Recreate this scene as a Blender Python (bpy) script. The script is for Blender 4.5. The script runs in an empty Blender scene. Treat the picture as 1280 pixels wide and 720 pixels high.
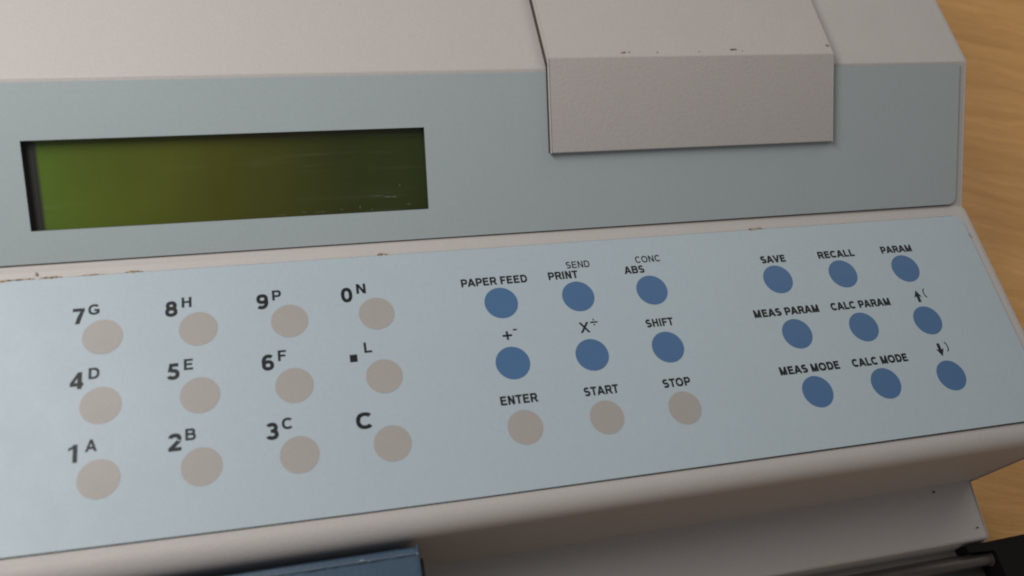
import bpy, bmesh, math, random
from mathutils import Vector, Matrix
from math import sin, cos, pi, radians
random.seed(7)
S = bpy.context.scene
COL = S.collection

# ------------------------------------------------------------------ frame of the instrument
# keypad frame in mm: x to the right, y towards the viewer, z down into the panel (origin: key "7")
TAU = radians(6.0)                      # the keypad slopes towards the viewer
Z0 = 0.1075                             # height of the keypad origin above the desk
RT = Matrix.Rotation(TAU, 4, 'X')
def L(x, y, z): return Vector((x*.001, -y*.001, -z*.001))
def W(x, y, z): return RT @ L(x, y, z) + Vector((0, 0, Z0))
ROOT = Vector((.165, .10, 0.0))
ROOT_L = RT.inverted() @ (ROOT - Vector((0, 0, Z0)))

# ------------------------------------------------------------------ camera
cam = bpy.data.cameras.new('camera')
cam.sensor_width = 36; cam.lens = 36*1078.1/1280
cam.clip_start = .01; cam.clip_end = 50
co = bpy.data.objects.new('camera', cam); COL.objects.link(co)
Rk = ((0.9675005, 0.1788948, -0.1787159), (-0.0785157, 0.8843476, 0.4601788), (0.2403706, -0.4311913, 0.8696528))
def kdir(r): return RT.to_3x3() @ Vector((r[0], -r[1], -r[2]))
ax, ay, az = kdir(Rk[0]), -kdir(Rk[1]), -kdir(Rk[2])
m = Matrix(((ax.x, ay.x, az.x), (ax.y, ay.y, az.y), (ax.z, ay.z, az.z))).to_4x4()
m.translation = W(65.4875, 136.6365, -287.8037)
co.matrix_world = m
cam.dof.use_dof = True
cam.dof.focus_distance = .36; cam.dof.aperture_fstop = 9.0
S.camera = co

# ------------------------------------------------------------------ light
w = bpy.data.worlds.new('World'); S.world = w; w.use_nodes = True
w.node_tree.nodes['Background'].inputs[0].default_value = (1.0, .97, .93, 1)
w.node_tree.nodes['Background'].inputs[1].default_value = .195
def area(name, loc, target, size, size_y, power, color):
    d = bpy.data.lights.new(name, 'AREA'); d.shape = 'RECTANGLE'; d.size = size; d.size_y = size_y
    d.energy = power; d.color = color
    o = bpy.data.objects.new(name, d); COL.objects.link(o); o.location = loc
    o.rotation_euler = (Vector(target) - Vector(loc)).to_track_quat('-Z', 'Y').to_euler()
    return o
area('ceiling_lamp', W(-230, -120, -480), W(60, 0, 0), .34, .26, 2.65, (1.0, .98, .965))
area('far_ceiling_lamp', W(850, -700, -900), W(420, 0, 80), .8, .5, 2.2, (1.0, .96, .90))
S.view_settings.view_transform = 'Standard'; S.view_settings.look = 'None'
S.view_settings.exposure = 0; S.view_settings.gamma = 1
S.cycles.use_denoising = True
S.cycles.filter_width = 1.9

# ------------------------------------------------------------------ materials
class NT:
    def __init__(s, name):
        s.m = bpy.data.materials.new(name); s.m.use_nodes = True
        s.t = s.m.node_tree; s.b = s.t.nodes['Principled BSDF']
    def n(s, typ, **kw):
        nd = s.t.nodes.new(typ)
        for k, v in kw.items():
            if isinstance(k, str) and hasattr(nd, k): setattr(nd, k, v)
        return nd
    def l(s, a, b): s.t.links.new(a, b)
    def coords(s, scale=(1, 1, 1), rot=(0, 0, 0)):
        tc = s.n('ShaderNodeTexCoord'); mp = s.n('ShaderNodeMapping')
        mp.inputs['Scale'].default_value = scale; mp.inputs['Rotation'].default_value = rot
        s.l(tc.outputs['Object'], mp.inputs['Vector']); return mp.outputs['Vector']
    def noise(s, vec, scale, detail=3, rough=.5):
        nd = s.n('ShaderNodeTexNoise'); nd.inputs['Scale'].default_value = scale
        nd.inputs['Detail'].default_value = detail; nd.inputs['Roughness'].default_value = rough
        s.l(vec, nd.inputs['Vector']); return nd.outputs['Fac']
    def ramp(s, fac, stops):
        r = s.n('ShaderNodeValToRGB'); e = r.color_ramp.elements
        while len(e) < len(stops): e.new(.5)
        for el, (p, c) in zip(e, stops):
            el.position = p; el.color = c if len(c) == 4 else (*c, 1)
        s.l(fac, r.inputs['Fac']); return r.outputs['Color']
    def mix(s, fac, a, b, mode='MIX'):
        x = s.n('ShaderNodeMix'); x.data_type = 'RGBA'; x.blend_type = mode
        if isinstance(fac, (int, float)): x.inputs[0].default_value = fac
        else: s.l(fac, x.inputs[0])
        for i, v in ((6, a), (7, b)):
            if isinstance(v, tuple): x.inputs[i].default_value = (*v, 1) if len(v) == 3 else v
            else: s.l(v, x.inputs[i])
        return x.outputs[2]
    def bump(s, h, dist, strength=1):
        b = s.n('ShaderNodeBump'); b.inputs['Distance'].default_value = dist; b.inputs['Strength'].default_value = strength
        s.l(h, b.inputs['Height']); s.l(b.outputs['Normal'], s.b.inputs['Normal'])

def sc3(c, k): return tuple(min(1, v*k) for v in c)
def plain(name, c, rough=.5, spec=.5, metal=0):
    k = NT(name); k.b.inputs['Base Color'].default_value = (*c, 1); k.b.inputs['Roughness'].default_value = rough
    k.b.inputs['Specular IOR Level'].default_value = spec; k.b.inputs['Metallic'].default_value = metal
    return k
def painted(name, c, rough, grain, dist, mott=.05, spec=.5, stain=None, speck=.02):
    k = plain(name, c, rough, spec); v = k.coords()
    a = k.noise(v, 22, 4, .6); f = k.noise(v, grain, 2, .55); g = k.noise(v, 700, 3, .6)
    col = k.mix(a, sc3(c, 1-mott), sc3(c, 1+mott))
    lo, hi = 1-speck, 1+speck*.7
    g2 = k.ramp(g, [(.35, (lo, lo, lo)), (.65, (hi, hi, hi))])
    col = k.mix(1.0, col, g2, 'MULTIPLY')
    if stain:
        sn = k.noise(k.coords((1, 2.5, 1)), 55, 5, .7)
        col = k.mix(k.ramp(sn, [(.66, (0, 0, 0)), (.78, (.55, .55, .55))]), col, stain)
    k.l(col, k.b.inputs['Base Color'])
    rr = k.n('ShaderNodeMapRange'); rr.inputs[3].default_value = rough-.12; rr.inputs[4].default_value = rough+.14
    k.l(k.noise(v, 60, 4, .65), rr.inputs[0]); k.l(rr.outputs[0], k.b.inputs['Roughness'])
    k.bump(f, dist)
    return k.m

WX0, WX1, WS0, WS1 = -22.7, 116.9, 21.1, 52.2
M = {}
M['beige'] = painted('beige_powder_coat', (.466, .434, .418), .52, 1300, .00010, .03)
M['lid'] = painted('lid_powder_coat', (.458, .422, .405), .52, 850, .00012, .03)
M['film'] = painted('pale_blue_keypad_film', (.392, .463, .504), .42, 1500, .00004, .03, .32)
M['dfilm'] = painted('grey_blue_display_film', (.378, .427, .438), .42, 1500, .00004, .03, .32)
M['key'] = painted('beige_key_print', (.352, .326, .31), .42, 1500, .00004, .02, .32)
M['bkey'] = painted('blue_key_print', (.064, .143, .285), .42, 1500, .00004, .03, .32)
M['ink'] = plain('black_ink', (.010, .010, .011), .45, .25).m
M['ink2'] = plain('thin_black_ink', (.022, .022, .024), .42, .45).m
M['groove'] = plain('dark_brown_line', (.075, .06, .05), .8, .2).m  # dark brown edge lines of the films; also the shade painted beside the lid
M['black'] = plain('black_bezel', (.040, .040, .035), .6, .3).m
M['tan'] = painted('tan_rust_stain', (.36, .29, .20), .7, 900, .00005, .12)
M['rust'] = painted('brown_rust', (.12, .08, .038), .8, 900, .0001, .4)
M['speck'] = plain('dark_speck', (.01, .008, .007), .7, .3).m
M['blue'] = painted('dark_blue_paint', (.040, .075, .122), .36, 900, .00008, .15, .5)
M['chip'] = plain('bare_paint_chip', (.30, .32, .35), .5).m
M['greyb'] = painted('grey_brown_plastic', (.10, .094, .088), .5, 500, .0002, .1)
M['blackp'] = painted('matt_black_plastic', (.007, .006, .006), .6, 800, .0001, .2, .15)
M['pale'] = plain('pale_sticker', (.5, .49, .47), .5).m

# worn metal rod
k = plain('dull_metal_rod', (.20, .17, .15), .45, .4, .5)
f = k.noise(k.coords((1, 12, 12)), 40, 4)
k.l(k.ramp(f, [(.3, (.085, .07, .062)), (.7, (.14, .118, .105))]), k.b.inputs['Base Color']); M['rod'] = k.m

# liquid crystal screen: tint by viewing angle paints a reflection, brighter at left
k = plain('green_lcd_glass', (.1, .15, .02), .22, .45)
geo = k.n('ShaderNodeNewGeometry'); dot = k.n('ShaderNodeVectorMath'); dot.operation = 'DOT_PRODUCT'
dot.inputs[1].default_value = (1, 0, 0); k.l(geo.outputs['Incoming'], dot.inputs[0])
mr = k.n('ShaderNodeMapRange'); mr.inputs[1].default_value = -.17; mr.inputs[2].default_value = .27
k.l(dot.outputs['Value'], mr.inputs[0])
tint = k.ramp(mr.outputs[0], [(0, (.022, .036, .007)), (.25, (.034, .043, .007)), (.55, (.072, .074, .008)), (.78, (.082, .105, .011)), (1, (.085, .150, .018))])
v = k.coords((1, 1, 1)); blot = k.noise(v, 30, 3)
tint = k.mix(1.0, tint, k.ramp(blot, [(.3, (.9, .9, .9)), (.7, (1.1, 1.1, 1.1))]), 'MULTIPLY')
refl_streaks = k.noise(k.coords((12, 320, 1), (0, 0, radians(38))), 1.0, 4, .6)       # faint diagonal streaks, a dull reflection painted into the tint
refl_streaks = k.ramp(refl_streaks, [(.56, (0, 0, 0)), (.78, (.10, .10, .10))])
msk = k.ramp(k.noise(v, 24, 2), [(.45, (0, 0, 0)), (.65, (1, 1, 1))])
tint = k.mix(k.mix(1.0, refl_streaks, msk, 'MULTIPLY'), tint, (.5, .5, .42))
sx = k.n('ShaderNodeSeparateXYZ'); k.l(k.coords(), sx.inputs[0])
ed = k.n('ShaderNodeMapRange'); x_edge = (WX0 + 3.3)*.001 - ROOT_L.x
ed.inputs[1].default_value = x_edge; ed.inputs[2].default_value = x_edge + .0012; k.l(sx.outputs[0], ed.inputs[0])
tint = k.mix(ed.outputs[0], (.032, .032, .028), tint)         # inactive black border of the cell
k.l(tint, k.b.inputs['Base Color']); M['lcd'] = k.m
k = plain('white_scuff', (.09, .10, .055), .6); M['scuff'] = k.m

# laminated wood desk
k = plain('wood_laminate', (.3, .15, .05), .42, .4)
rz = radians(22)
v = k.coords((1, 1, 1), (0, 0, rz))
warp = k.noise(v, 9, 2)
vm = k.n('ShaderNodeVectorMath'); vm.operation = 'MULTIPLY_ADD'
cmb = k.n('ShaderNodeCombineXYZ'); k.l(warp, cmb.inputs[1])
vm.inputs[1].default_value = (0, .035, 0); k.l(cmb.outputs[0], vm.inputs[0]); k.l(v, vm.inputs[2])
mp = k.n('ShaderNodeMapping'); mp.inputs['Scale'].default_value = (10, 130, 1); k.l(vm.outputs[0], mp.inputs['Vector'])
g1 = k.noise(mp.outputs[0], 1.0, 6, .6)
mp2 = k.n('ShaderNodeMapping'); mp2.inputs['Scale'].default_value = (60, 900, 1); k.l(vm.outputs[0], mp2.inputs['Vector'])
g2 = k.noise(mp2.outputs[0], 1.0, 3, .6)
mp3 = k.n('ShaderNodeMapping'); mp3.inputs['Scale'].default_value = (2.2, 22, 1); k.l(vm.outputs[0], mp3.inputs['Vector'])
g3 = k.noise(mp3.outputs[0], 1.0, 3, .5)
c1 = k.ramp(g1, [(.28, (.70, .365, .115)), (.5, (.79, .43, .15)), (.72, (.87, .50, .19))])
c2 = k.mix(1.0, c1, k.ramp(g2, [(.3, (.88, .86, .83)), (.6, (1.04, 1.04, 1.04))]), 'MULTIPLY')
c3 = k.mix(1.0, c2, k.ramp(g3, [(.3, (.86, .84, .80)), (.7, (1.08, 1.07, 1.05))]), 'MULTIPLY')
k.l(c3, k.b.inputs['Base Color']); k.bump(g2, .0001); M['wood'] = k.m

# ------------------------------------------------------------------ helpers
def mesh_obj(name, bm, mat, parent=None, loc=(0, 0, 0), smooth=None):
    me = bpy.data.meshes.new(name)
    bmesh.ops.recalc_face_normals(bm, faces=bm.faces[:]) if smooth is not None else None
    bm.to_mesh(me); bm.free()
    for mt in (mat if isinstance(mat, (list, tuple)) else [mat]): me.materials.append(mt)
    if smooth is not None:
        me.polygons.foreach_set('use_smooth', [True]*len(me.polygons))
        me.set_sharp_from_angle(angle=radians(smooth))
    o = bpy.data.objects.new(name, me); COL.objects.link(o)
    if parent: o.parent = parent
    o.location = loc
    return o
def empty(name, loc, rot=(0, 0, 0), **props):
    o = bpy.data.objects.new(name, None); COL.objects.link(o); o.location = loc; o.rotation_euler = rot
    o.empty_display_size = .02
    for a, b in props.items(): o[a] = b
    return o
def shift(pts, off): return [tuple(Vector(p) - off) for p in pts]

def plate(outer, holes, basis, t, off):
    """thin sheet: loops of (a,b) in mm mapped by basis(a,b,h); extruded from h=0 to h=t"""
    bm = bmesh.new(); edges = []
    for loop in [outer] + holes:
        vs = [bm.verts.new(tuple(basis(a, b, t) - off)) for a, b in loop]
        edges += [bm.edges.new((vs[i], vs[(i+1) % len(vs)])) for i in range(len(vs))]
    bmesh.ops.triangle_fill(bm, use_beauty=True, edges=edges)
    r = bmesh.ops.extrude_face_region(bm, geom=bm.faces[:])
    d = basis(0, 0, 0) - basis(0, 0, t)
    bmesh.ops.translate(bm, verts=[e for e in r['geom'] if isinstance(e, bmesh.types.BMVert)], vec=d)
    return bm
def rrect(x0, y0, x1, y1, r, n=7):
    """rounded rectangle; r is one radius or four (x0y0, x1y0, x1y1, x0y1)"""
    if not isinstance(r, (tuple, list)): r = [r]*4
    out = []
    for (cx, cy, sx, sy, a0), q in zip(((x0, y0, 1, 1, pi), (x1, y0, -1, 1, 1.5*pi), (x1, y1, -1, -1, 0), (x0, y1, 1, -1, .5*pi)), r):
        if q <= 0: out.append((cx, cy)); continue
        for i in range(n+1):
            a = a0 + i*pi/2/n; out.append((cx+sx*q+q*cos(a), cy+sy*q+q*sin(a)))
    return out
def fillet(pts, radii, n=6):
    """round the corners of an open or closed (closed) polyline of 2-D points"""
    out = []; N = len(pts)
    for i, p in enumerate(pts):
        r = radii[i]; p = Vector(p)
        if r <= 0: out.append(tuple(p)); continue
        a = (Vector(pts[i-1])-p).normalized(); b = (Vector(pts[(i+1) % N])-p).normalized()
        ang = a.angle(b); d = r/math.tan(ang/2); c = p + (a+b).normalized()*(r/sin(ang/2))
        s = p + a*d - c; e = p + b*d - c
        tot = pi-ang; sg = 1 if s.x*e.y-s.y*e.x > 0 else -1
        for j in range(n+1):
            q = sg*tot*j/n
            out.append((c.x + s.x*cos(q)-s.y*sin(q), c.y + s.x*sin(q)+s.y*cos(q)))
    return out
def inset_loop(pts, d):
    out = []; N = len(pts); area_ = sum(pts[i-1][0]*pts[i][1]-pts[i][0]*pts[i-1][1] for i in range(N))
    sg = 1 if area_ > 0 else -1
    for i in range(N):
        a = Vector(pts[i])-Vector(pts[i-1]); b = Vector(pts[(i+1) % N])-Vector(pts[i])
        na = Vector((-a.y, a.x)).normalized()*sg; nb = Vector((-b.y, b.x)).normalized()*sg
        q = (na+nb); q = q/max(.35, q.length_squared/2) if q.length > 1e-6 else na
        out.append((pts[i][0]+q.x*d, pts[i][1]+q.y*d))
    return out
def extrude_profile(prof, x0, x1, off, edge=1.0, skip=None):
    """closed (y,z) profile in mm swept from x0 to x1 with small rounded ends; skip=(i, xa, xb): cell left open"""
    st = []
    for j in range(4):
        a = pi/2*j/3; st.append((x0+edge*(1-sin(a)), edge*(1-cos(a))))
    if skip: st += [(skip[1], 0), (skip[2], 0)]
    for j in range(4):
        a = pi/2*(3-j)/3; st.append((x1-edge*(1-sin(a)), edge*(1-cos(a))))
    bm = bmesh.new(); rows = []
    for x, d in st:
        pp = inset_loop(prof, d) if d > 1e-6 else prof
        rows.append([bm.verts.new(tuple(L(x, y, z)-off)) for y, z in pp])
    N = len(prof)
    for r in range(len(st)-1):
        for i in range(N):
            if skip and i == skip[0] and abs(st[r][0]-skip[1]) < 1e-6: continue
            bm.faces.new((rows[r][i], rows[r][(i+1) % N], rows[r+1][(i+1) % N], rows[r+1][i]))
    bm.faces.new(rows[0]); bm.faces.new(rows[-1][::-1])
    return bm
def blob(name, parent, basis, cx, cy, rx, ry, mat, off, h=.12, n=12, label=None):
    bm = bmesh.new(); t = .05
    pts = [(cx+rx*cos(2*pi*i/n)*random.uniform(.55, 1.15), cy+ry*sin(2*pi*i/n)*random.uniform(.55, 1.15)) for i in range(n)]
    top = [bm.verts.new(tuple(basis(a, b, h)-off)) for a, b in pts]
    bot = [bm.verts.new(tuple(basis(a, b, 0)-off)) for a, b in pts]
    bm.faces.new(top)
    for i in range(n): bm.faces.new((bot[i], bot[(i+1) % n], top[(i+1) % n], top[i]))
    o = mesh_obj(name, bm, mat, parent, smooth=30)
    if label: o['label'] = label
    return o

def rust(parent, basis, x, y, rx, ry, h):
    blob('rust_stain', parent, basis, x+rx*.1, y, rx*1.5, ry*1.25, M['tan'], ROOT_L, h+.02)
    n = max(2, int(rx*2.2))
    for i in range(n):
        q = random.uniform(.25, .6)
        blob('rust_spot', parent, basis, x+random.uniform(-.9, .9)*rx, y+random.uniform(-.5, .5)*ry, min(.8, q*rx), min(.32, ry*random.uniform(.4, .8)), M['rust'], ROOT_L, h+.04, 9)

# ------------------------------------------------------------------ the desk
def desk_basis(a, b, h): return Vector((a, b, h))
bm = bmesh.new()
bmesh.ops.create_grid(bm, x_segments=8, y_segments=8, size=1)
for vv in bm.verts: vv.co = (vv.co.x*1.5+.3, vv.co.y*1.2+.5, 0)
ret = bmesh.ops.extrude_face_region(bm, geom=bm.faces[:])
bmesh.ops.translate(bm, verts=[e for e in ret['geom'] if isinstance(e, bmesh.types.BMVert)], vec=(0, 0, -.03))
desk = mesh_obj('desk_top', bm, M['wood'], smooth=30)
desk['kind'] = 'structure'; desk['label'] = 'warm brown wood grain desk top under the instrument'

# ------------------------------------------------------------------ the instrument
inst = empty('spectrophotometer', ROOT, (TAU, 0, 0), category='lab instrument',
             label='beige bench instrument with pale blue keypad, green display window and raised lid')
XR = 362.6; XL = -120.0
A = Vector((-82.81, -35.91)); B = Vector((-29.81, 1.3))
D = (B-A).normalized(); N = Vector((D.y, -D.x)); FL = (B-A).length
def face(x, s, h=0):            # point on the sloped display face, h mm proud of it
    p = A + D*s + N*h; return L(x, p.x, p.y)
def pad(x, y, h=0): return L(x, y, -h)
def topf(x, y, h=0): return L(x, y, -35.91 + (y+82.81)*.0327 - h)
WX0, WX1, WS0, WS1 = -22.7, 116.9, 21.1, 52.2
def desk_z(y):                  # keypad-frame z of the desk surface at y
    return ((Z0 - y*.001*sin(TAU))/cos(TAU))*1000
pw0 = A + D*WS0; pw1 = A + D*WS1
raw = [(-330, desk_z(-330)-3), (-330, -40), tuple(A), tuple(pw0), tuple(pw1), tuple(B), (-27.3, .35), (81, .35), (81.5, 80), (81.5, desk_z(81.5)-3)]
rad = [0, 12, 2.0, 0, 0, 1.0, 1.2, 7.5, 0, 0]
prof = []; idx = None
for i in range(len(raw)):
    if i == 3: idx = len(prof)
    if rad[i] <= 0: prof.append(raw[i])
    else:
        sub = fillet([raw[i-1], raw[i], raw[(i+1) % len(raw)]], [0, rad[i], 0], 8)[1:-1]
        prof += sub
bm = extrude_profile(prof, XL, XR, ROOT_L, .6, (idx, WX0, WX1))
# walls of the display opening
dep = 3.0
ring0 = [(WX0, WS0), (WX1, WS0), (WX1, WS1), (WX0, WS1)]
bmr = bmesh.new()
a_ = [bmr.verts.new(tuple(face(x, s, .0)-ROOT_L)) for x, s in ring0]
b_ = [bmr.verts.new(tuple(face(x, s, -dep)-ROOT_L)) for x, s in ring0]
housing = mesh_obj('housing', bm, M['beige'], inst, smooth=35)
for i in range(4): bmr.faces.new((a_[i], a_[(i+1) % 4], b_[(i+1) % 4], b_[i]))
big = [(WX0-9, WS0-5), (WX1+9, WS0-5), (WX1+9, WS1+5), (WX0-9, WS1+5)]
c_ = [bmr.verts.new(tuple(face(x, s, -dep)-ROOT_L)) for x, s in big]
for i in range(4): bmr.faces.new((b_[i], b_[(i+1) % 4], c_[(i+1) % 4], c_[i]))
bmr.faces.new(b_)
bf = [bmr.verts.new(tuple(face(x, s, -dep-2)-ROOT_L)) for x, s in big]
for i in range(4): bmr.faces.new((c_[i], c_[(i+1) % 4], bf[(i+1) % 4], bf[i]))

# lower base with its ledge in front of the keypad
lb = [(60, 64.9), (82, 64.6), (107.0, 67.6), (111.0, 86), (111.0, desk_z(111)-3), (60, desk_z(60)-3)]
base = mesh_obj('base_ledge', extrude_profile(fillet(lb, [0, 0, 2.6, 0, 0, 0], 8), XL, XR-.8, ROOT_L, .6), M['beige'], inst, smooth=35)
# four rubber feet between base and desk
def foot_bm(x, y):
    b = bmesh.new()
    z = desk_z(y)
    vs = []
    for zz, r in ((z-3.2, 8), (z-.6, 8), (z, 7)):
        vs.append([b.verts.new(tuple(L(x+r*cos(2*pi*i/20), y+r*sin(2*pi*i/20), zz-(desk_z(y)-desk_z(y+r*sin(2*pi*i/20))))-ROOT_L)) for i in range(20)])
    for q in range(2):
        for i in range(20): b.faces.new((vs[q][i], vs[q][(i+1) % 20], vs[q+1][(i+1) % 20], vs[q+1][i]))
    b.faces.new(vs[2]); b.faces.new(vs[0][::-1]); return b
for x, y in ((XL+30, 90), (XR-30, 90), (XL+30, -300), (XR-30, -300)):
    mesh_obj('rubber_foot', foot_bm(x, y), M['blackp'], inst, smooth=35)

# display film with its window
hole = [(WX0, WS0), (WX1, WS0), (WX1, WS1), (WX0, WS1)]
dfo = rrect(XL+1.5, 1.4, 358.6, FL-1.2, (0, 0, 3.5, 0))
display = mesh_obj('display_panel', plate(dfo, [hole], lambda a, b, h: face(a, b, h), .30, ROOT_L), M['dfilm'], inst, smooth=30)
gap = rrect(XL+1.4, 1.4, 358.58, FL-.75, (0, 0, 3.6, 0))
hole_b = [(WX0-1, WS0-1), (WX1+1, WS0-1), (WX1+1, WS1+1), (WX0-1, WS1+1)]
mesh_obj('film_edge', plate(gap, [hole_b], lambda a, b, h: face(a, b, h), .10, ROOT_L), M['groove'], display)
mesh_obj('display_bezel', bmr, M['black'], display, smooth=None)
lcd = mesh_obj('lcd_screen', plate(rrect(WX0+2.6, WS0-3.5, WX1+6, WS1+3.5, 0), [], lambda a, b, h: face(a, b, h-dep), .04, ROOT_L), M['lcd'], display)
lcd['label'] = 'unlit green display glass, tinted brighter at its left'
def lcdf(a, b, h=0): return face(a, b, h-dep+.05)
for x, s, rx, ry in ((102, 46.8, 2.6, .30), (97.5, 46.2, 3.2, .16), (104.2, 46.9, 1.2, .35), (106.6, 42.6, .3, .5), (91, 50.2, .3, .7), (84, 50.6, 1.0, .2),
                     (76, 51.2, 2.5, .14), (70, 50.9, 1.0, .22), (62, 51.5, 2.0, .14), (109.8, 50.0, .8, .3), (95.5, 51.3, .5, .2)):
    blob('scuff_mark', lcd, lcdf, x, s, rx, ry, M['scuff'], ROOT_L, .03)

# keypad film
KX1 = 357.4
def kloop(g):
    o = rrect(XL+2-g, -24.1-g, KX1+g, 71.75+g, (0, 4.2+g, 3.0, 0))
    return [(x, y - (1.9*max(0, (110-x)/137.0)**1.5 if y > 60 else 0)) for x, y in o if not (y > 60 and x < 0)][:]
def kpoly(g):
    o = rrect(XL+2-g, -24.1-g, KX1+g, 71.75+g, (0, 4.2+g, 3.0, 0))
    top = [p for p in o if p[1] < 60]; bot = [p for p in o if p[1] >= 60 and p[0] > 300]
    xs = [300, 210, 120, 80, 42, 10, -27, -60, XL+2-g]
    def yb(x): return 71.75+g - (0 if x > 150 else 1.9*((150-x)/177.0)**1.6)
    # order: start corner x0y0, then x1y0, x1y1 arc, then along the bottom to the left
    return top + bot + [(x, yb(x)) for x in xs]
keypad = mesh_obj('keypad_panel', plate(kpoly(0), [], pad, .32, ROOT_L), M['film'], inst, smooth=30)
# (film sits on the housing, whose skin there is .35 mm lower)
mesh_obj('film_edge', plate(kpoly(.32), [], lambda a, b, h: pad(a, b, h-.345), .22, ROOT_L), M['groove'], keypad)

# ------------------------------------------------------------------ lettering (own bold sans glyphs, cap height 1)
def seg(a, b, w):               # straight bar with square ends
    a, b = Vector(a), Vector(b); n = Vector((-(b-a).y, (b-a).x)).normalized()*w/2
    return [a+n, b+n, b-n, a-n]
def dia(x0, y0, x1, y1, hw):    # slanted bar whose ends are cut level
    return [Vector((x0-hw, y0)), Vector((x0+hw, y0)), Vector((x1+hw, y1)), Vector((x1-hw, y1))]
def cos_(t): return math.copysign(abs(cos(t))**.88, cos(t))
def sin_(t): return math.copysign(abs(sin(t))**.88, sin(t))
def arc(cx, cy, rx, ry, a0, a1, w, n=18):       # a strip: list of quads
    q = []; wi = w/2
    for i in range(n):
        t0 = radians(a0+(a1-a0)*i/n); t1 = radians(a0+(a1-a0)*(i+1)/n)
        q.append([Vector((cx+(rx+wi)*cos_(t0), cy+(ry+wi)*sin_(t0))), Vector((cx+(rx+wi)*cos_(t1), cy+(ry+wi)*sin_(t1))),
                  Vector((cx+(rx-wi)*cos_(t1), cy+(ry-wi)*sin_(t1))), Vector((cx+(rx-wi)*cos_(t0), cy+(ry-wi)*sin_(t0)))])
    return q
def glyph(ch, w):
    """list of polygons and the advance width"""
    h = w/2; P = []; l = .09
    def bar(x0, y0, x1, y1): P.append(seg((x0, y0), (x1, y1), w))
    def V(x, y0=0, y1=1): P.append([Vector((x-h, y0)), Vector((x+h, y0)), Vector((x+h, y1)), Vector((x-h, y1))])
    def Hh(y, x0, x1): P.append([Vector((x0, y-h*.88)), Vector((x1, y-h*.88)), Vector((x1, y+h*.88)), Vector((x0, y+h*.88))])
    def arcs(*a, **k): P.extend(arc(*a, w*.95, **k))
    t, b = 1-h*.88, h*.88
    if ch == ' ': return P, .38
    if ch == 'A':
        P.append(dia(.11, 0, .50, 1, h*1.08)); P.append(dia(.89, 0, .50, 1, h*1.08)); Hh(.30, .25, .75); return P, 1.0
    if ch == 'B':
        V(l+h); Hh(t, l, .58); Hh(b, l, .60); Hh(.53, l, .6)
        r1 = (t-.53)/2; r2 = (.53-b)/2; arcs(.58, .53+r1, .22, r1, -90, 90); arcs(.60, b+r2, .25, r2, -90, 90); return P, 1.0
    if ch == 'C': arcs(.53, .5, .36, .5-h*.9, 42, 318, n=28); return P, 1.0
    if ch == 'G': arcs(.55, .5, .39, .5-h*.9, 42, 345, n=28); Hh(.44, .56, .99); V(.99-h, .12, .5); return P, 1.09
    if ch == 'D': V(l+h); Hh(t, l, .5); Hh(b, l, .5); arcs(.49, .5, .36, .5-h*.9, -90, 90, n=24); return P, 1.0
    if ch == 'E': V(l+h); Hh(t, l, .84); Hh(b, l, .86); Hh(.52, l, .79); return P, .93
    if ch == 'F': V(l+h); Hh(t, l, .80); Hh(.49, l, .72); return P, .85
    if ch == 'H': V(l+h); V(.91-h); Hh(.53, l, .91); return P, 1.0
    if ch == 'I': V(.2); return P, .40
    if ch == 'K': V(l+h); P.append(dia(.22, .36, .82, 1, h*1.3)); P.append(dia(.86, 0, .44, .62, h*1.2)); return P, 1.0
    if ch == 'L': V(l+h); Hh(b, l, .82); return P, .85
    if ch == 'M':
        V(l+h); V(1.07-h); P.append(dia(.58, 0, l+h*1.0, 1, h*.95)); P.append(dia(.58, 0, 1.07-h, 1, h*.95)); return P, 1.16
    if ch == 'N': V(l+h); V(.91-h); P.append(dia(.91-h*1.05, 0, l+h*1.05, 1, h*1.1)); return P, 1.0
    if ch == 'O': arcs(.54, .5, .39, .5-h*.9, 0, 360, n=36); return P, 1.09
    if ch == '0': arcs(.39, .5, .25, .5-h*.9, 0, 360, n=36); return P, .78
    if ch == 'P': V(l+h); Hh(t, l, .55); Hh(.42, l, .55); r = (t-.42)/2; arcs(.55, .42+r, .245, r, -90, 90); return P, .93
    if ch == 'R':
        V(l+h); Hh(t, l, .6); Hh(.46, l, .6); r = (t-.46)/2; arcs(.59, .46+r, .23, r, -90, 90); P.append(dia(.88, 0, .58, .47, h*1.2)); return P, 1.0
    if ch == 'S':
        r = (1-w*.9)/4
        arcs(.47, .5+r, .27, r, 35, 270, n=20); arcs(.47, .5-r, .29, r, 90, -145, n=20); return P, .93
    if ch == 'T': V(.425); Hh(t, .03, .82); return P, .85
    if ch == 'U': V(l+h, .38, 1); V(.91-h, .38, 1); arcs(.5, .38, .41-h, .38-h*.9, 180, 360); return P, 1.0
    if ch == 'V': P.append(dia(.12, 1, .47, 0, h*1.05)); P.append(dia(.82, 1, .47, 0, h*1.05)); return P, .93
    if ch == 'X': P.append(dia(.13, 0, .80, 1, h*1.22)); P.append(dia(.80, 0, .13, 1, h*1.22)); return P, .93
    if ch == '1':
        V(.47); P.append([Vector((.12, .66)), Vector((.36, .78)), Vector((.47, .88)), Vector((.47, 1)), Vector((.39, 1)), Vector((.30, .90)), Vector((.12, .83))]); return P, .78
    if ch == '2':
        arcs(.39, .70, .235, .30-h*.9, 172, -22, n=20); P.append([Vector((.05, .0)), Vector((.05, .14)), Vector((.09, .22)), Vector((.50, .62)), Vector((.60, .54)), Vector((.72, .58)), Vector((.68, .47)), Vector((.34, .16)), Vector((.30, .0))]); Hh(b, .05, .73); return P, .78
    if ch == '3':
        r = (1-w*.9)/4
        arcs(.38, .5+r, .225, r, 155, -80, n=20); arcs(.38, .5-r, .255, r+.003, 82, -160, n=20); Hh(.51, .30, .44); return P, .78
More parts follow.
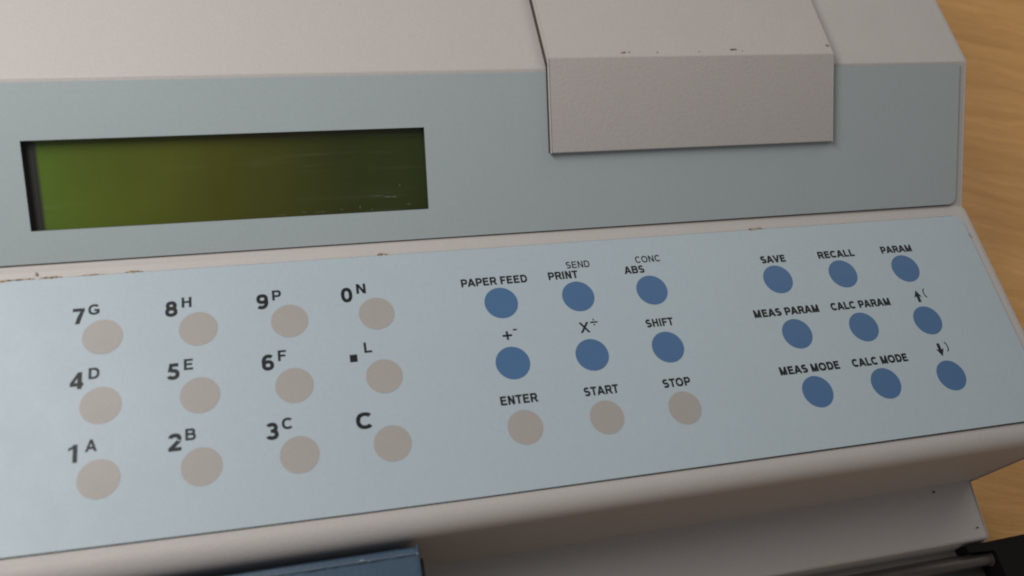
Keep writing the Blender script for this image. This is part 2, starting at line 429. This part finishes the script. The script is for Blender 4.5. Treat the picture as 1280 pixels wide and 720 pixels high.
    if ch == '4':
        V(.54); Hh(.27, .03, .74); P.append([Vector((.03, .22)), Vector((.03, .37)), Vector((.44, 1)), Vector((.60, 1)), Vector((.54, .83)), Vector((.20, .27))]); return P, .78
    if ch == '5':
        arcs(.38, .33, .255, .33-h*.9, 122, -158, n=22); Hh(t, .20, .68); P.append([Vector((.09, .47)), Vector((.09+w, .50)), Vector((.20+w*.8, 1)), Vector((.19, 1))]); return P, .78
    if ch == '6':
        arcs(.40, .325, .25, .325-h*.9, 0, 360, n=26); arcs(.44, .52, .30, .48-h*.9, 50, 192, n=20); return P, .78
    if ch == '9':
        arcs(.38, .675, .25, .325-h*.9, 0, 360, n=26); arcs(.34, .48, .30, .48-h*.9, 230, 372, n=20); return P, .78
    if ch == '7':
        Hh(t, .06, .72); P.append([Vector((.20, 0)), Vector((.20+w*1.05, 0)), Vector((.72, .86)), Vector((.72, .9)), Vector((.54, .9)), Vector((.34, .5))]); return P, .78
    if ch == '8':
        r = (1-w*.9)/4
        arcs(.39, .5+r+.01, .21, r-.01, 0, 360, n=24); arcs(.39, .5-r, .25, r+.01, 0, 360, n=24); return P, .78
    if ch == '+': bar(.05, .36, .77, .36); bar(.41, 0, .41, .72); return P, .82
    if ch == '-': bar(.05, .36, .5, .36); return P, .55
    if ch == '/':               # division sign
        bar(.05, .40, .75, .40); P.append(rr_dot(.40, .66, w*.55)); P.append(rr_dot(.40, .14, w*.55)); return P, .8
    if ch == '.': P.append([Vector((0, 0)), Vector((.48, 0)), Vector((.48, .48)), Vector((0, .48))]); return P, .5
    if ch == '(': arcs(.75, .5, .5, .56, 115, 245, n=12); return P, .35
    if ch == ')': arcs(-.35, .5, .5, .56, -65, 65, n=12); return P, .35
    if ch == '^': P.append([Vector((.28, 0)), Vector((.62, 0)), Vector((.62, .6)), Vector((.28, .6))]); P.append([Vector((.0, .40)), Vector((.45, .54)), Vector((.90, .40)), Vector((.45, 1.0))]); return P, .9
    if ch == '_': P.append([Vector((.28, .4)), Vector((.62, .4)), Vector((.62, 1)), Vector((.28, 1))]); P.append([Vector((.0, .60)), Vector((.45, 0)), Vector((.90, .60)), Vector((.45, .46))]); return P, .9
    raise ValueError(ch)
def rr_dot(x, y, r): return [Vector((x+r*cos(i*pi/6), y+r*sin(i*pi/6))) for i in range(12)]
def words(bm, text, x, y, cap, width=None, wt=.24):
    """print text on the keypad film from baseline start (x,y); width in mm fixes the ink length"""
    polys = []; pen = 0.0
    for ch in text:
        gl, adv = glyph(ch, wt); polys += [[Vector((p.x+pen, p.y)) for p in g] for g in gl]; pen += adv
    xs = [p.x for g in polys for p in g]; x0, x1 = min(xs), max(xs)
    kx = width/(x1-x0) if width else cap
    for i, g in enumerate(polys):
        h = .345 + (i % 40)*.0006
        vs = [bm.verts.new(tuple(pad(x+(p.x-x0)*kx, y-p.y*cap, h)-ROOT_L)) for p in g]
        f = bm.faces.new(vs)
        f.normal_update()
        if f.normal.z < 0: f.normal_flip()

# ------------------------------------------------------------------ keys and their printed legends
def disc(r):
    b = bmesh.new(); n = 48
    top = [b.verts.new((r*cos(2*pi*i/n)*.001, r*sin(2*pi*i/n)*.001, .00006)) for i in range(n)]
    bot = [b.verts.new((r*cos(2*pi*i/n)*.001, r*sin(2*pi*i/n)*.001, 0)) for i in range(n)]
    b.faces.new(top)
    for i in range(n): b.faces.new((bot[i], bot[(i+1) % n], top[(i+1) % n], top[i]))
    return b
protos = {}
def key(x, y, kind, label):
    p = pad(x, y, .33) - ROOT_L
    if kind not in protos:
        o = mesh_obj('key', disc(6.45), M['key'] if kind == 'beige' else M['bkey'], keypad, p); protos[kind] = o
    else:
        o = protos[kind].copy(); COL.objects.link(o); o.parent = keypad; o.location = p
    o['label'] = label
    return o
def legend(items, label):
    bm = bmesh.new()
    for it in items: words(bm, *it[:4], **(it[4] if len(it) > 4 else {}))
    thin = any(len(it) > 4 and it[4].get('thin') for it in items)
    o = mesh_obj('key_legend', bm, M['ink'], keypad); o['label'] = label
    return o
CAP, SUP = 6.0, 4.05
left = [('7', 'G', 0, 0, -9.7, -4.8), ('8', 'H', 1, 0, 20.0, 25.5), ('9', 'P', 2, 0, 50.75, 56.3), ('0', 'N', 3, 0, 80.6, 86.3),
        ('4', 'D', 0, 1, -9.6, -4.0), ('5', 'E', 1, 1, 20.4, 25.9), ('6', 'F', 2, 1, 51.35, 56.9), ('.', 'L', 3, 1, 81.4, 86.7),
        ('1', 'A', 0, 2, -9.2, -4.3), ('2', 'B', 1, 2, 20.7, 26.0), ('3', 'C', 2, 2, 51.4, 56.7), ('C', '', 3, 2, 81.2, 0)]
base_y = {0: -5.5, 1: 18.25, 2: 43.2}
for a, b, c, r, xa, xb in left:
    y = base_y[r]
    its = [(a, xa, y, CAP, dict(width={'1': 2.75, '7': 3.8, '.': 2.65, 'C': 5.4}.get(a, 4.12)))]
    if b: its.append((b, xb, y-3.12, SUP, dict(wt=.225, width=dict(G=3.75, H=3.3, D=3.4, E=3.0, A=3.6, B=3.3, P=3.15, N=3.5, F=2.85, L=2.8, C=3.45)[b])))
    nm = {'.': 'decimal point'}.get(a, a)
    key(c*30.9, r*24.68, 'beige', 'round beige key beside the printed %s' % nm)
    legend(its, 'black print %s beside its beige key' % (nm + (' with small ' + b if b else '')))
B1 = dict
mid = [(0, 0, 'blue', [('PAPER FEED', 125.6, -7.85, 3.4, dict(width=26.0, wt=.25))], 'PAPER FEED'),
       (1, 0, 'blue', [('PRINT', 160.2, -7.95, 3.4, dict(width=12.1, wt=.25)), ('SEND', 168.4, -12.4, 3.0, dict(width=9.7, wt=.185))], 'PRINT and SEND'),
       (2, 0, 'blue', [('ABS', 191.7, -7.95, 3.4, dict(width=8.6, wt=.25)), ('CONC', 197.6, -12.5, 3.0, dict(width=10.6, wt=.185))], 'ABS and CONC'),
       (0, 1, 'blue', [('+', 137.7, 15.4, 4.9, dict(width=3.7, wt=.165)), ('-', 142.0, 12.6, 3.0, dict(width=1.6, wt=.21))], 'plus and minus'),
       (1, 1, 'blue', [('X', 167.9, 15.5, 4.4, dict(width=4.1, wt=.18)), ('/', 172.6, 13.1, 4.1, dict(width=3.0, wt=.15))], 'multiply and divide'),
       (2, 1, 'blue', [('SHIFT', 194.8, 15.85, 3.4, dict(width=11.4, wt=.25))], 'SHIFT'),
       (0, 2, 'beige', [('ENTER', 132.4, 40.5, 3.45, dict(width=14.0, wt=.25))], 'ENTER'),
       (1, 2, 'beige', [('START', 163.9, 40.65, 3.45, dict(width=13.4, wt=.25))], 'START'),
       (2, 2, 'beige', [('STOP', 195.0, 40.9, 3.45, dict(width=11.2, wt=.25))], 'STOP')]
for c, r, kind, its, nm in mid:
    key(139.64+c*30.75, r*24.68, kind, 'round %s key under the printed %s' % (kind, nm))
    legend(its, 'black print %s above its %s key' % (nm, kind))
right = [(0, 0, [('SAVE', 252.2, -7.8, 3.4, dict(width=11.4, wt=.28))], 'SAVE'),
         (1, 0, [('RECALL', 279.1, -7.85, 3.4, dict(width=17.5, wt=.28))], 'RECALL'),
         (2, 0, [('PARAM', 309.9, -7.95, 3.4, dict(width=15.3, wt=.28))], 'PARAM'),
         (0, 1, [('MEAS PARAM', 241.1, 16.25, 3.45, dict(width=29.3, wt=.28))], 'MEAS PARAM'),
         (1, 1, [('CALC PARAM', 276.1, 16.25, 3.45, dict(width=28.0, wt=.28))], 'CALC PARAM'),
         (2, 1, [('^', 316.5, 16.2, 5.6, dict(width=3.7)), ('(', 321.5, 14.2, 3.9, dict(width=1.25, wt=.15))], 'up arrow'),
         (0, 2, [('MEAS MODE', 243.9, 41.25, 3.45, dict(width=26.4, wt=.28))], 'MEAS MODE'),
         (1, 2, [('CALC MODE', 276.1, 41.3, 3.45, dict(width=25.5, wt=.28))], 'CALC MODE'),
         (2, 2, [('_', 316.2, 41.0, 5.8, dict(width=3.7)), (')', 321.1, 39.0, 3.9, dict(width=1.25, wt=.15))], 'down arrow')]
for c, r, its, nm in right:
    key(257.0+c*30.57, r*24.68, 'blue', 'round blue key under the printed %s' % nm)
    legend(its, 'black print %s above its blue key' % nm)

# ------------------------------------------------------------------ sample chamber lid
LX0, LX1 = 166.3, 292.9
LH = 4.6                                # height of the lid above the top of the housing
fold = A + D*(-3.75) + N*3.0
bot = A + D*33.35 + N*3.0
bin_ = A + D*33.35 + N*.6
fin = A + D*(-.3) + N*.6
lp = [(-300, -39.4-LH), tuple(fold), tuple(bot), tuple(bin_), tuple(fin), (-300, -39.4)]
lid = mesh_obj('lid', extrude_profile(fillet(lp, [0, 2.0, .8, 0, 0, 0], 8), LX0, LX1, ROOT_L, .3), M['lid'], inst, smooth=35)
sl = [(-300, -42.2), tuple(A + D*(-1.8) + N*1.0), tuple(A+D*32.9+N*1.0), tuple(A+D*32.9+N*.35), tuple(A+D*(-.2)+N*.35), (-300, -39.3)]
mesh_obj('lid_gap_shade', extrude_profile(sl, LX0-.2, LX0+3, ROOT_L, .05), M['groove'], lid)  # dark strip added as the shade line in the gap left of the lid
def lidt(x, y, h=0):
    z = fold.y + (y-fold.x)*((fold.y-(-39.4-LH))/(fold.x+300)); return L(x, y, z-h)
for x, y, rx, ry in ((198.0, -86.3, 1.0, .35), (200.6, -86.4, .4, .35), (212.7, -86.2, .45, .25), (246.9, -87.2, 1.5, .42), (245.7, -87.0, .6, .4), (291.2, -88.6, .65, .75), (250.5, -86.4, .3, .22), (231, -86.2, .3, .2)):
    rust(lid, lidt, x, y, rx*.8, ry*.8, 0)
for x, y, rx, ry in ((-33, -24.2, 3.5, .42), (-26, -24.3, 3.0, .34), (-17.6, -24.4, 2.6, .45), (-22, -26.3, .35, .6), (-5, -24.3, 3.0, .25), (9.5, -24.5, 1.8, .4), (98.2, -24.5, 1.0, .55), (96.6, -24.8, .7, .4), (253.5, -24.3, 1.5, .55), (256.2, -24.5, 1.6, .42), (357.6, -13.9, .5, .5)):
    rust(keypad, pad, x, y, rx, ry, .33)
def frontf(x, z, h=0): return L(x, 81.4+h, z)
blob('dark_speck', base, lambda x, y, h=0: L(x, y, 64.6+(y-82)*.1186-h), 340.3, 83.4, .55, .5, M['speck'], ROOT_L, .3)
blob('dark_speck', base, lambda x, y, h=0: L(x, y, 64.6+(y-82)*.1186-h), 357.0, 101.6, .6, .4, M['speck'], ROOT_L, .3)

# ------------------------------------------------------------------ blue box against the front lip
bo = L(40, 110, 67.5)
box = empty('blue_box', RT @ bo + Vector((0, 0, Z0)), (TAU, 0, 0), category='box',
            label='dark blue box with chipped edge standing against the front lip')
BX0, BX1, BY0 = -70.0, 97.3, 83.3
cov = fillet([(BY0, 3.0), (BY0, 24), (250, 30), (250, -3), (BY0+2.6, 2.6)], [.5, 0, 0, 2, .8], 5)  # unseen front end lengthened and raised to keep side light off the housing front
cover = mesh_obj('cover', extrude_profile(cov, BX0, BX1, bo, .9), M['blue'], box, smooth=30)
mesh_obj('body', extrude_profile([(BY0+1, 24.2), (BY0+1, 63.9), (106, 66.8), (250, 66.8), (250, 30.4)], BX0-1, BX1+3.4, bo, .6), M['greyb'], box, smooth=30)
def covf(x, y, h=0): return L(x, y, 2.6-(y-BY0-2.6)*.0341-h)
hl_pts = [(BX1-.6-i*1.1, 86.15+random.uniform(-.06, .06)) for i in range(110)]
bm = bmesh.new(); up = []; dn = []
for x, y in hl_pts:
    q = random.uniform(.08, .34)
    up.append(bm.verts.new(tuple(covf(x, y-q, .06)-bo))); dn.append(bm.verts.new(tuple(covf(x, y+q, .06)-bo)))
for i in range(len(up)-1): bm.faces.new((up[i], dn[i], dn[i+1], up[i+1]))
mesh_obj('edge_highlight', bm, painted('highlight_blue_paint', (.085, .11, .145), .4, 900, .00005, .5), cover)  # lighter strip paints the highlight along the rubbed edge of the cover
for x, y, rx, ry in ((96.4, 86.2, .55, .5), (78.5, 86.0, .9, .5), (63, 86.2, .7, .35), (81, 86.3, .4, .3), (52, 86.1, .5, .3)):
    blob('paint_chip', cover, covf, x, y, rx, ry, M['chip'], bo, .05)

# ------------------------------------------------------------------ black bracket with metal rod
bw = W(372, 125, desk_z(125))
br = empty('rod_bracket', bw, category='bracket',
           label='black bracket gripping a dull metal rod in front of the instrument base')
def wz(x, y, z): return W(x, y, z) - bw
def solid(loop, z_top, z_bot):          # loop of (x,y) at the top, taken straight down
    b = bmesh.new()
    t_ = [b.verts.new(tuple(wz(x, y, z_top))) for x, y in loop]
    l_ = [b.verts.new(tuple(wz(x, y, z_bot if z_bot is not None else desk_z(y)))) for x, y in loop]
    b.faces.new(t_); b.faces.new(l_[::-1]); n = len(loop)
    for i in range(n): b.faces.new((t_[i], t_[(i+1) % n], l_[(i+1) % n], l_[i]))
    return b
arm = fillet([(349.5, 108.3), (430, 106.6), (430, 160), (364.5, 160), (363.5, 112.2), (349.8, 111.2)], [.9, 2, 2, 2, .8, .8], 4)
b = solid(arm, 69.5, 78)
mesh_obj('gripping_arm', b, M['blackp'], br, smooth=30)
b = solid([(367, 110), (426, 110), (426, 156), (367, 156)], 78.1, None)
mesh_obj('block', b, M['blackp'], br, smooth=30)
def tube(x0, x1, y, z, r, n=24, cap=True):
    b = bmesh.new(); rings = []
    for x, q in ((x0, r), (x1-.4, r), (x1, r-.4)):
        rings.append([b.verts.new(tuple(wz(x, y+q*cos(2*pi*i/n), z+q*sin(2*pi*i/n)))) for i in range(n)])
    for k_ in range(2):
        for i in range(n): b.faces.new((rings[k_][i], rings[k_][(i+1) % n], rings[k_+1][(i+1) % n], rings[k_+1][i]))
    b.faces.new(rings[0]); b.faces.new(rings[-1][::-1]); return b
mesh_obj('rod', tube(180, 366.5, 114.9, 75.5, 2.9), M['rod'], br, smooth=40)
mesh_obj('rod_collar', tube(363.4, 366.8, 114.9, 75.5, 3.3), M['greyb'], br, smooth=40)
mesh_obj('shade_plate', solid([(101.5, 108.9), (366.8, 108.9), (366.8, 330), (101.5, 330)], 86, None), M['greyb'], br, smooth=30)  # dark plate added to cut brown bounce from the desk and darken this gap
mesh_obj('support_block', solid([(180, 111), (196, 111), (196, 150), (180, 150)], 78.2, 85.9), M['blackp'], br, smooth=30)
